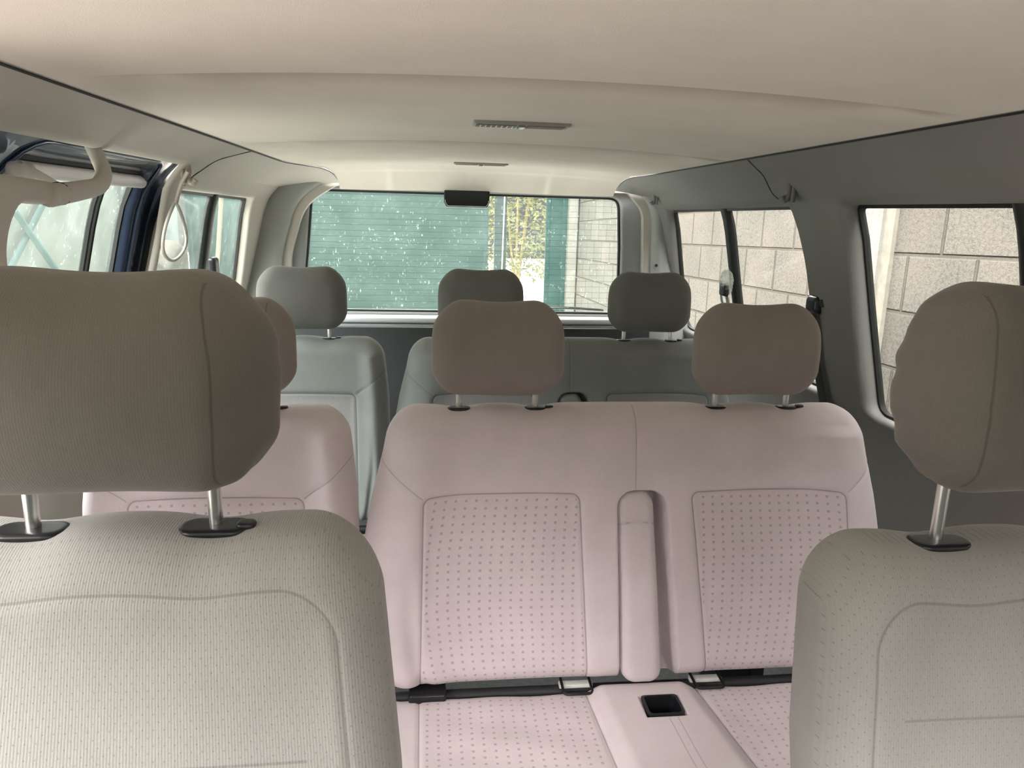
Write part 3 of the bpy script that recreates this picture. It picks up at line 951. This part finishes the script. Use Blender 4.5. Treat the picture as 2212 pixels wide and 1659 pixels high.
def bench(y, dx, mats, label, high):
    s = empty('bench_seat', (BC + dx, y, 0))
    tag(s, label, 'seat')
    fb, fc, fh = mats
    n = (330, 14, 190) if high else (230, 12, 130)
    backrest(s, 'bench', fb, .443, .966, hwb, -.040, .148, .105, (HX[0] - .0725, HX[0] + .0725, HX[1] - .0725, HX[1] + .0725), bench_panels, n, armslot=slot, seed=1.2, mid=.385 - BC)
    if high: arm(s, fb, -.012, .148)
    else: arm(s, fb, -.012, .148)
    bench_cushion(s, fc, (300, 190, 14) if high else (170, 110, 12))
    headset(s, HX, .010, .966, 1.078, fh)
    # hinge bar and child-seat loops in the gap
    tube('hinge_bar', [(-.46, -.085, .415), (.46, -.085, .415)], .012, DARK, s, segs=10)
    rbox('hinge_cover', (-.39, -.090, .432), (.035, .03, .010), .005, BLACK, s)
    for cx_ in (.283 - BC, .545 - BC):
        p = rounded([(-.028, .03), (-.028, -.028), (.028, -.028), (.028, .03)], [0, .010, .010, 0], 4)
        tube('anchor_loop', [(cx_ + a, -.100 + b * .8, .4345 + b * .06) for a, b in p], .0028, WIRE, s, segs=8)
        rbox('anchor_plate', (cx_, -.088, .430), (.033, .008, .004), .002, WHITEP, s)
    seat_base(s, .47, -.60, -.14)
    return s
bench(1.345, 0, (FB2, FB2C, FB2H), 'double bench in lit pinkish-grey tone with dotted panels and a folded-up centre armrest, second row', True)
b3 = bench(2.130, .020, (FB3, FB3C, FB3H), 'double bench in shaded grey tone in the last row, in front of the rear window', False)

hws = lambda z: np.interp(z, [.43, .50, .60, .70, .80, .88, .93, .98], [.205, .225, .240, .242, .240, .232, .226, .218])
def single(x, y, mats, label, high, hx_off, hwfun=hws, seamx=None):
    s = empty('single_seat', (x, y, 0)); tag(s, label, 'seat')
    fb, fc, fh = mats
    pn = [(lin(-.150, -.156), lin(.150, .156), .815, 0.)]
    backrest(s, 'single', fb, .443, .966, hwfun, -.040, .148, .105, (hx_off - .0725, hx_off + .0725), pn, (160, 14, 150), seed=2.2)
    def sdc(B): return np.minimum(.155 - np.abs(B[:, 0]), 1.)
    def dc(V):
        top = sm(0, 1, V[:, 2] / .06); s_ = .155 - np.abs(V[:, 0])
        V[:, 2] += top * (-.0035 * gs(s_, 0, .004) + .012 * sm(.2, .24, np.abs(V[:, 0]))); return V
    pillow('seat_cushion', (.235, .25, .07), .04, .05, (90, 70, 12), fc, s, dc, (0, -.37, .360), {'panel': lambda B: np.where(B[:, 2] > 0, sdc(B), -.05), 'seam': lambda B: np.full(len(B), .05)}, plane='xy')
    headset(s, (hx_off,), .010, .966, 1.078, fh, seamx=seamx)
    rbox('hinge_cover', (.20, -.085, .45), (.016, .035, .045), .008, BLACK, s)
    tube('hinge_bar', [(-.20, -.085, .415), (.20, -.085, .415)], .012, DARK, s, segs=10)
    seat_base(s, .21, -.60, -.14)
    return s
single(-.374, 1.345, (FB2, FB2C, FB2H), 'single seat in lit pale pinkish tone behind the left front seat, half hidden by it', True, .010, seamx=.80)
single(-.357, 2.130, (FB3, FB3C, FB3H), 'single seat in shaded grey tone in the last row beside the left rear pillar', False, .0)

# the second row's backs carry mirror-still trims; centre headrest of the last row stands on the bench
# ------------------------------------------------------------------ fittings
def lamp(y, xa, xb, label, hy=.028):
    xc = (xa + xb) / 2; hw = (xb - xa) / 2
    z = ceil_z(xc, y)
    o = empty('ceiling_lamp', (xc, y, z)); tag(o, label, 'ceiling lamp', None)
    rbox('lamp_frame', (0, 0, -.001), (hw, hy, .005), .003, plain('lamp_surround', (.36, .34, .31), .5, 0, 0), o)
    lens = plain('lamp_lens', (.20, .19, .17), .65, 0, 0, spec=.2)
    l1 = rbox('lens', (-hw * .52, 0, -.0045), (hw * .42, hy * .72, .003), .002, lens, o)
    rbox('lens', (hw * .50, 0, -.0045), (hw * .40, hy * .72, .003), .002, lens, o)
    rbox('switch', (0, 0, -.0065), (hw * .07, hy * .7, .003), .0015, plain('lamp_switch', (.16, .18, .15), .4, 0, 0), o)
    for k in range(7):
        rbox('rib', (-hw * .33 + k * hw * .11, 0, -.0032), (.0011, hy * .6, .0010), .0005, LGREY, l1)
    return o
bpy.context.view_layer.update()
lamp(1.485, .082, .268, 'slim rectangular ceiling lamp nearer to the front, between the two roof channels')
lamp(2.66, .083, .270, 'slim ceiling lamp farthest back, close to the rear window', .022)

# coat hooks
def hook(side, y, z, label, s=1.):
    p = WP(side, -.002, y, z)
    o = empty('coat_hook', p); tag(o, label, 'hook')
    k = -side
    pts = spline([(k * .000, 0, .024 * s), (k * .010 * s, 0, .020 * s), (k * .012 * s, 0, .004 * s), (k * .012 * s, 0, -.012 * s), (k * .020 * s, 0, -.022 * s), (k * .028 * s, 0, -.014 * s)], 5)
    tube('hook_arm', pts, [.0085 * s] * 12 + [.007 * s] * (len(pts) - 12), HOOKM if side < 0 else WALLM, o, segs=10)
    pillow('hook_plate', (.005 * s, .012 * s, .026 * s), .004, .004, (6, 10, 14), HOOKM if side < 0 else WALLM, o, None, (k * .003, 0, 0))
    return o
hook(1, 1.745, 1.393, 'grey coat hook on the right cove above the pillar between the windows', 1.05)
hook(1, 2.83, 1.395, 'small grey coat hook on the right above the rearmost window corner', .9)
hook(-1, 1.83, 1.395, 'brownish coat hook on the left pillar holding a strap loop', 1.0)
# strap loop hanging from the left hook
lp = [WP(-1, -.016, y, z) for y, z in ((1.845, 1.395), (1.845, 1.365), (1.840, 1.338))]
l0 = Vector(lp[0])
st = empty('strap_loop', l0); tag(st, 'thin beige rubber strap loop hanging from the left pillar hook', 'strap')
tube('strap_clip', [tuple(Vector(WP(-1, -.020, y, z)) - l0) for y, z in ((1.80, 1.40), (1.822, 1.375), (1.845, 1.345), (1.850, 1.33))], 1.0, HOOKM, st, segs=10, flat=(.007, .005, (1, 0, 0)))
lpts = [(1.852, 1.330), (1.835, 1.285), (1.832, 1.245), (1.852, 1.215), (1.895, 1.196), (1.945, 1.190), (1.995, 1.205), (2.010, 1.235), (1.970, 1.275), (1.905, 1.312), (1.858, 1.330)]
tube('loop', spline([tuple(Vector(WP(-1, -.016, y, z)) - l0) for y, z in lpts], 6), .0040, PILL, st, segs=8)

# grab handle and its pillar cover at the left edge
gh = empty('grab_handle', (-.56, 1.36, 1.41)); tag(gh, 'curved beige grab handle reaching from the left pillar up to the roof rail', 'handle')
gp = [(-.565, 1.365, 1.425), (-.556, 1.372, 1.395), (-.545, 1.36, 1.372), (-.53, 1.30, 1.350), (-.515, 1.20, 1.340), (-.505, 1.12, 1.334), (-.50, 1.07, 1.330)]
gl_ = Vector(gh.location)
sp_ = spline([tuple(Vector(p) - gl_) for p in gp], 7)
tube('grip', sp_, [.0115 + .004 * (i / len(sp_)) for i in range(len(sp_))], PILL, gh, segs=16)
tube('grip_joint', [tuple(Vector(p) - gl_) for p in ((-.5053, 1.112, 1.3335), (-.505, 1.108, 1.333))], .0158, DARK, gh, segs=16)
pc_ = rounded([(.78, .3), (.935, .3), (.938, 1.20), (.958, 1.285), (1.00, 1.322), (1.09, 1.318), (1.092, 1.348), (.78, 1.36)], [.02, .02, .2, .1, .06, .008, .008, .02], 6)
tp = prism('trim_2', pc_, .05, PILL, None, .012, to3=lambda a, b, d: (-.545 + d, a, b)); tag(tp, kind='structure')

bgl = empty('belt_anchor', (-.60, 1.21, 1.36)); tag(bgl, 'pale seat belt anchor with a tapered lever above the left grab handle', 'belt anchor')
pillow('anchor_cap', (.012, .028, .014), .010, .012, (8, 14, 10), LGREY, bgl, None, (0, 0, .005))
tube('lever', [(0.0, -.01, .012), (.012, .035, -.002), (.02, .085, -.016)], [.010, .007, .0035], LGREY, bgl, segs=10)

# belt guides
def belt(side, y, z, label, kind):
    p = Vector(WP(side, -.012, y, z)); o = empty('belt_guide', p); tag(o, label, 'belt guide'); k = -side
    if kind == 'plain':
        pillow('guide_body', (.012, .026, .030), .010, .016, (10, 14, 14), BLACK, o, None, (0, 0, 0))
        tube('belt_webbing', [tuple(Vector(WP(side, -.022, y + dy, z - dz)) - p) for dy, dz in ((0, 0), (.008, .05), (.012, .15), (.014, .24))], 1., BELTM, o, segs=8, flat=(.020, .0012, (1, 0, 0)))
    if kind == 'wrapped':
        bm = bmesh.new(); bmesh.ops.create_icosphere(bm, subdivisions=4, radius=1.)
        for v in bm.verts:
            c = v.co.copy(); q = 1 + .10 * math.sin(c.x * 9 + c.z * 7) * math.sin(c.y * 11 + 2) + .08 * math.sin(c.z * 17 + c.y * 13)
            v.co = Vector((c.x * .018 * q, c.y * .034 * q, c.z * .040 * q))
        wrap = glassmat('clear_wrap', (.75, .75, .72), .35, .9)
        bobj('plastic_wrap', bm, wrap, o)
        pillow('guide_body', (.010, .024, .022), .008, .010, (8, 12, 12), BLACK, o, None, (k * .004, .0, -.022))
        tube('belt_webbing', [tuple(Vector(WP(side, -.026, y + dy, z - dz)) - p) for dy, dz in ((.024, .03), (.030, .06), (.012, .11), (.0, .2))], 1., BELTM, o, segs=8, flat=(.010, .0012, (1, 0, 0)))
        tube('belt_webbing', [tuple(Vector(WP(side, -.022, y + dy, z - dz)) - p) for dy, dz in ((-.010, .04), (-.012, .10), (-.012, .2))], 1., BELTM, o, segs=8, flat=(.014, .0012, (1, 0, 0)))
    if kind == 'knob':
        pillow('guide_body', (.016, .028, .022), .012, .014, (10, 14, 12), BLACK, o, None, (0, 0, .004))
        tube('knob', [(0, -.032, .010), (k * .006, -.044, .012)], .010, BLACK, o, segs=12)
        tube('belt_webbing', [tuple(Vector(WP(side, -.022, y + dy, z - dz)) - p) for dy, dz in ((0, 0), (.02, .12), (.03, .3), (.03, .6))], 1., BLACK, o, segs=8, flat=(.022, .0014, (1, 0, 0)))
    return o
belt(-1, 2.335, 1.145, 'black seat belt guide at the foot of the left rear window divider', 'plain')
belt(1, 2.315, 1.125, 'belt guide wrapped in clear plastic on the right rear window divider', 'wrapped')
belt(1, 1.745, 1.118, 'black belt guide knob on the right pillar behind a headrest', 'knob')
sc = tube('screw_hole', [(.905, 2.925, 1.137), (.905, 2.931, 1.137)], .006, BLACK, wb, segs=14)

# ------------------------------------------------------------------ outside
SL = -.0265      # the lane falls away behind the van
def gz(y): return -.50 + SL * y
bm = bmesh.new(); bmesh.ops.create_grid(bm, x_segments=60, y_segments=60, size=60)
for v in bm.verts: v.co.z = gz(v.co.y)
gm, t_, b_ = newmat('lane_dirt'); g = G(t_); tcn = g.n('ShaderNodeTexCoord')
c = g.mix(g.ramp(g.noise(1.2, 6, tcn.outputs['Object'], .6), .3, .7), (.62, .585, .52), (.74, .71, .65))
g.l(c, b_.inputs['Base Color']); b_.inputs['Roughness'].default_value = .95
gr = bobj('ground', bm, gm); tag(gr, kind='structure')

def blockmat():
    m, t, b = newmat('concrete_blocks'); g = G(t)
    tcn = g.n('ShaderNodeTexCoord')
    sp = g.n('ShaderNodeSeparateXYZ'); g.l(tcn.outputs['Object'], sp.inputs[0])
    zz = g.math('ADD', sp.outputs[2], g.math('MULTIPLY', sp.outputs[1], -SL))
    cb = g.n('ShaderNodeCombineXYZ'); g.l(sp.outputs[1], cb.inputs[0]); g.l(zz, cb.inputs[1])
    def brick(mort, smooth):
        br = g.n('ShaderNodeTexBrick'); g.l(cb.outputs[0], br.inputs['Vector'])
        br.inputs['Scale'].default_value = 1.; br.inputs['Mortar Size'].default_value = mort
        br.inputs['Mortar Smooth'].default_value = smooth
        br.inputs['Brick Width'].default_value = .325; br.inputs['Row Height'].default_value = .195
        br.inputs['Color1'].default_value = (.168, .160, .138, 1); br.inputs['Color2'].default_value = (.212, .203, .172, 1)
        br.inputs['Mortar'].default_value = (.095, .086, .068, 1)
        return br
    br = brick(.009, .6)
    ob = tcn.outputs['Object']
    pit = g.noise(75, 5, ob, .8)
    c = g.mix(g.ramp(pit, .40, .55), g.mix(.62, br.outputs['Color'], (.085, .078, .06)), br.outputs['Color'])
    c = g.mix(g.math('MULTIPLY', g.ramp(g.noise(2.2, 4, ob), .45, .7), .35), c, (.30, .245, .205))
    c = g.mix(g.math('MULTIPLY', br.outputs['Fac'], .55), c, (.14, .127, .10))
    g.l(c, b.inputs['Base Color'])
    h = g.math('SUBTRACT', g.math('MULTIPLY', pit, .7), g.math('MULTIPLY', br.outputs['Fac'], 1.))
    g.l(g.bump(h, 1., .018), b.inputs['Normal'])
    b.inputs['Roughness'].default_value = .95; b.inputs['Specular IOR Level'].default_value = .2
    return m
gwm = blockmat()
def slab(name, x0, x1, y0, y1, z1f, mat, zoff=0, parent=None):
    bm = bmesh.new(); rows = []
    N = max(2, int((y1 - y0) / .5))
    for i in range(N + 1):
        y = y0 + (y1 - y0) * i / N
        rows.append([bm.verts.new((x, y, z)) for x, z in ((x0, gz(y) - .05), (x0, z1f(y)), (x1, z1f(y)), (x1, gz(y) - .05))])
    for A, B in zip(rows, rows[1:]):
        for k in range(4): bm.faces.new((A[k], A[(k + 1) % 4], B[(k + 1) % 4], B[k]))
    bm.faces.new(rows[0]); bm.faces.new(rows[-1])
    return bobj(name, bm, mat, parent, smooth=False)
gw = slab('block_wall', 1.60, 1.78, -1.6, 8.15, lambda y: 2.35 + SL * y, gwm)
tag(gw, 'tall rough concrete block wall running along the right side of the van', 'wall')
# the wall object's origin sets the block courses
for v in gw.data.vertices: v.co.z -= .061; v.co.y -= 2.04
gw.location = (0, 2.04, .061)
colm, t_, b_ = newmat('smooth_concrete'); g = G(t_); tcn = g.n('ShaderNodeTexCoord')
mp = g.n('ShaderNodeMapping'); mp.inputs['Scale'].default_value = (1, 1, .12); g.l(tcn.outputs['Object'], mp.inputs[0])
c = g.mix(g.ramp(g.noise(14, 5, mp.outputs[0], .65), .3, .7), (.185, .182, .164), (.22, .216, .198))
c = g.mix(g.math('MULTIPLY', g.ramp(g.noise(7, 5, tcn.outputs['Object'], .7), .52, .66), .5), c, (.26, .21, .185))
g.l(c, b_.inputs['Base Color']); b_.inputs['Roughness'].default_value = .9
g.l(g.bump(g.noise(25, 5, tcn.outputs['Object'], .7), .5, .01), b_.inputs['Normal'])
cl = slab('concrete_column', 1.575, 1.70, 2.50, 2.86, lambda y: 2.33 + SL * y, colm)
tag(cl, 'smooth stained pale concrete column set into the block wall', 'column')
ms = slab('mortar_strip', 1.585, 1.70, 2.445, 2.50, lambda y: 2.33 + SL * y, plain('mortar', (.22, .205, .165), .95, 0, .12, 30, .5, 60), parent=None)
ms.parent = cl
ms.name = 'mortar_edge'

# gate across the lane
sheet, t_, b_ = newmat('gate_sheet'); g = G(t_); tcn = g.n('ShaderNodeTexCoord')
c = g.mix(g.ramp(g.noise(3, 5, tcn.outputs['Object'], .6), .3, .7), (.016, .046, .038), (.024, .056, .047))
g.l(c, b_.inputs['Base Color']); b_.inputs['Roughness'].default_value = .6
TEAL = plain('teal_paint', (.002, .036, .029), .45, 0, .08, 5)
TEALG = plain('grey_teal_paint', (.03, .05, .045), .5, 0, .08, 5)
CREAM = plain('cream_render', (.36, .32, .24), .9, 0, .06, 4)
GPOST = plain('grey_post', (.2, .195, .165), .85, 0, .1, 8)
def leaf(name, x0, x1, y, zt, label, cat, sheetm, framem, group=None, t=.05, braces=True):
    o = empty(name, ((x0 + x1) / 2, y, gz(y))); tag(o, label, cat, group)
    hw = (x1 - x0) / 2; h = zt - gz(y)
    rbox('sheet', (0, 0, h / 2), (hw - .01, .004, h / 2 - .02), .002, sheetm, o)
    for sx in (-1, 1): rbox('frame_upright', (sx * (hw - .025), .012, h / 2), (.025, .02, h / 2), .004, framem, o)
    for zz in (.06, h - .03): rbox('frame_rail', (0, .012, zz), (hw - .05, .02, .03), .004, framem, o)
    return o
leaf('gate_leaf', -2.45, .62, 8.0, 2.25, 'wide grey-green sheet metal gate leaf seen through the dusty rear window', 'gate', sheet, sheet)
leaf('gate_leaf', 1.235, 1.465, 8.0, 2.20, 'narrow teal gate leaf beside the block wall, behind the rear window', 'gate', TEAL, TEAL)
gpst = empty('gate_post', (.76, 8.15, gz(8.15))); tag(gpst, 'grey-teal steel gate post with a pale cable in the gate gap', 'post')
rbox('post_tube', (0, 0, 1.4), (.065, .05, 1.4), .01, TEALG, gpst)
tube('cable', [(.01, -.06, 0), (.02, -.06, 1.4), (.045, -.06, 2.8)], .008, LGREY, gpst, segs=8)
gp2 = rbox('corner_post', (1.53, 8.07, gz(8.) + 1.4), (.055, .06, 1.4), .01, GPOST); tag(gp2, 'grey concrete post between the teal gate leaf and the block wall', 'post')

# added unseen leafy blocker ahead of the van, cutting low front light
hd = empty('light_blocker', (-.5, -4.8, gz(-4.8))); tag(hd, 'added unseen blocker of low light across the lane in front of the windscreen, behind the viewpoint', 'light_blocker')
def dhd(V):
    V[:, 1] += .05 * np.sin(V[:, 0] * 5) * np.sin(V[:, 2] * 7); V[:, 2] += .05 * np.sin(V[:, 0] * 6); return V
pillow('foliage', (7.0, .5, 1.45), .2, .3, (120, 10, 30), plain('blocker_green', (.035, .05, .025), .9, 0, .3, 12, .8, 60), hd, dhd, (0, 0, 1.40))  # leafy mass of the added unseen light blocker

# shrubs beyond the gate gap
LEAF = [plain('leaf_green', (.11, .115, .042), .7, 0, .25, 8), plain('leaf_dry', (.19, .15, .07), .8, 0, .2, 8)]
def shrub(x, y, r, h, label, dry, seed, n=900):
    rnd = random.Random(seed)
    o = empty('shrub', (x, y, gz(y))); tag(o, label, 'shrub', None)
    bm = bmesh.new()
    for k in range(n):
        a = rnd.uniform(0, 2 * math.pi); q = rnd.random() ** .5 * r; zz = rnd.uniform(.12, 1) * h
        q *= (1 - .35 * (zz / h) ** 2)
        c_ = Vector((math.cos(a) * q, math.sin(a) * q, zz))
        L = rnd.uniform(.10, .24); d = Vector((rnd.uniform(-1, 1), rnd.uniform(-1, 1), rnd.uniform(-1.2, .6))).normalized() * L
        w = d.orthogonal().normalized() * L * .22
        v = [bm.verts.new(c_ + p) for p in (Vector((0, 0, 0)), d * .5 + w, d, d * .5 - w)]
        bm.faces.new(v)
    fo = bobj('foliage', bm, LEAF[dry], o, smooth=False); fo['kind'] = 'stuff'
    for k in range(4):
        a = rnd.uniform(0, 6.28)
        tube('stem', [(0, 0, -.05), (math.cos(a) * r * .3, math.sin(a) * r * .3, h * .45), (math.cos(a) * r * .6, math.sin(a) * r * .6, h * .8)], [.05, .03, .01], LEAF[1], o, segs=6)
    return o
shrub(2.55, 22.0, 1.3, 5.4, 'tall green bush far behind the gate, nearest the teal leaf', 0, 1, 2600)
shrub(5.6, 25.5, 1.6, 5.6, 'tall dry yellowish bush far behind the gate', 1, 2, 2200)
shrub(1.0, 29.0, 1.7, 5.8, 'olive bush far beyond the gate gap, left of the post', 1, 5, 2200)

# left side fence with a teal cross brace
fe = empty('side_gate', (-2.55, 5.2, gz(5.2))); tag(fe, 'pale green sheet metal side gate with teal cross brace outside the sliding door', 'gate')
f0 = Vector(fe.location)
PALE = plain('pale_sheet', (.15, .168, .142), .7, 0, .07, 2)
TEALB = plain('pale_teal_paint', (.035, .085, .08), .6, 0, .08, 5)
rbox('sheet', (-.05, -.75, 1.25), (.01, 2.4, 1.2), .004, PALE, fe)
def bar(p, q, w, mat, parent, nm, loc):
    p = Vector(p) - loc; q = Vector(q) - loc
    tube(nm, [p, (p + q) / 2, q], 1., mat, parent, segs=8, flat=(w, .012, (1, 0, 0)))
bar((-2.55, 4.70, .78), (-2.55, 5.62, 1.52), .030, TEALB, fe, 'brace', f0)
bar((-2.53, 4.80, 1.42), (-2.53, 5.55, .74), .030, TEALB, fe, 'brace', f0)
rbox('frame_rail', (0, -.75, 2.35), (.02, 2.4, .04), .006, TEALB, fe)
for yy in (-1.3, 1.55): rbox('frame_upright', (0, yy, 1.2), (.02, .03, 1.2), .006, TEALB if yy < 0 else PALE, fe)
fp = empty('fence_panel', (-2.60, 7.55, gz(7.55))); tag(fp, 'teal sheet fence panel just left of the big gate, outside the left rear window', 'fence')
rbox('sheet', (0, 0, 1.25), (.01, .62, 1.2), .004, plain('teal_sheet', (.028, .062, .055), .6, 0, .1, 3), fp)
for yy in (-.62, .0): rbox('fence_post', (.03, yy, 1.25), (.02, .03, 1.25), .006, TEALG, fp)
# things seen through the left rear window
pl_ = empty('leaning_pole', (-2.42, 8.3, gz(8.3))); tag(pl_, 'cream flat pole leaning by the gate, seen through the left rear window', 'pole')
p0 = Vector(pl_.location)
bar((-1.90, 6.30, gz(6.3)), (-1.90, 7.35, 1.60), .060, CREAM, pl_, 'pole', p0)
tp_ = empty('leaning_pole', (-2.42, 7.9, gz(7.9))); tag(tp_, 'teal-grey flat pole leaning beside the cream one outside the left rear window', 'pole')
p0 = Vector(tp_.location)
bar((-1.95, 5.95, gz(6)), (-1.95, 7.10, 1.62), .045, TEALG, tp_, 'pole', p0)
sk = empty('cream_sack', (-2.35, 6.9, gz(6.9))); tag(sk, 'cream covered bundle standing by the fence outside the left rear window', 'bundle')
def dsk(V):
    V[:, 2] += .03 * np.sin(V[:, 1] * 9); return V
pillow('bundle_cover', (.10, .50, .84), .09, .10, (12, 30, 30), plain('sack_cloth', (.115, .098, .068), .9, 0, .06, 4), sk, dsk, (0, 0, .84))
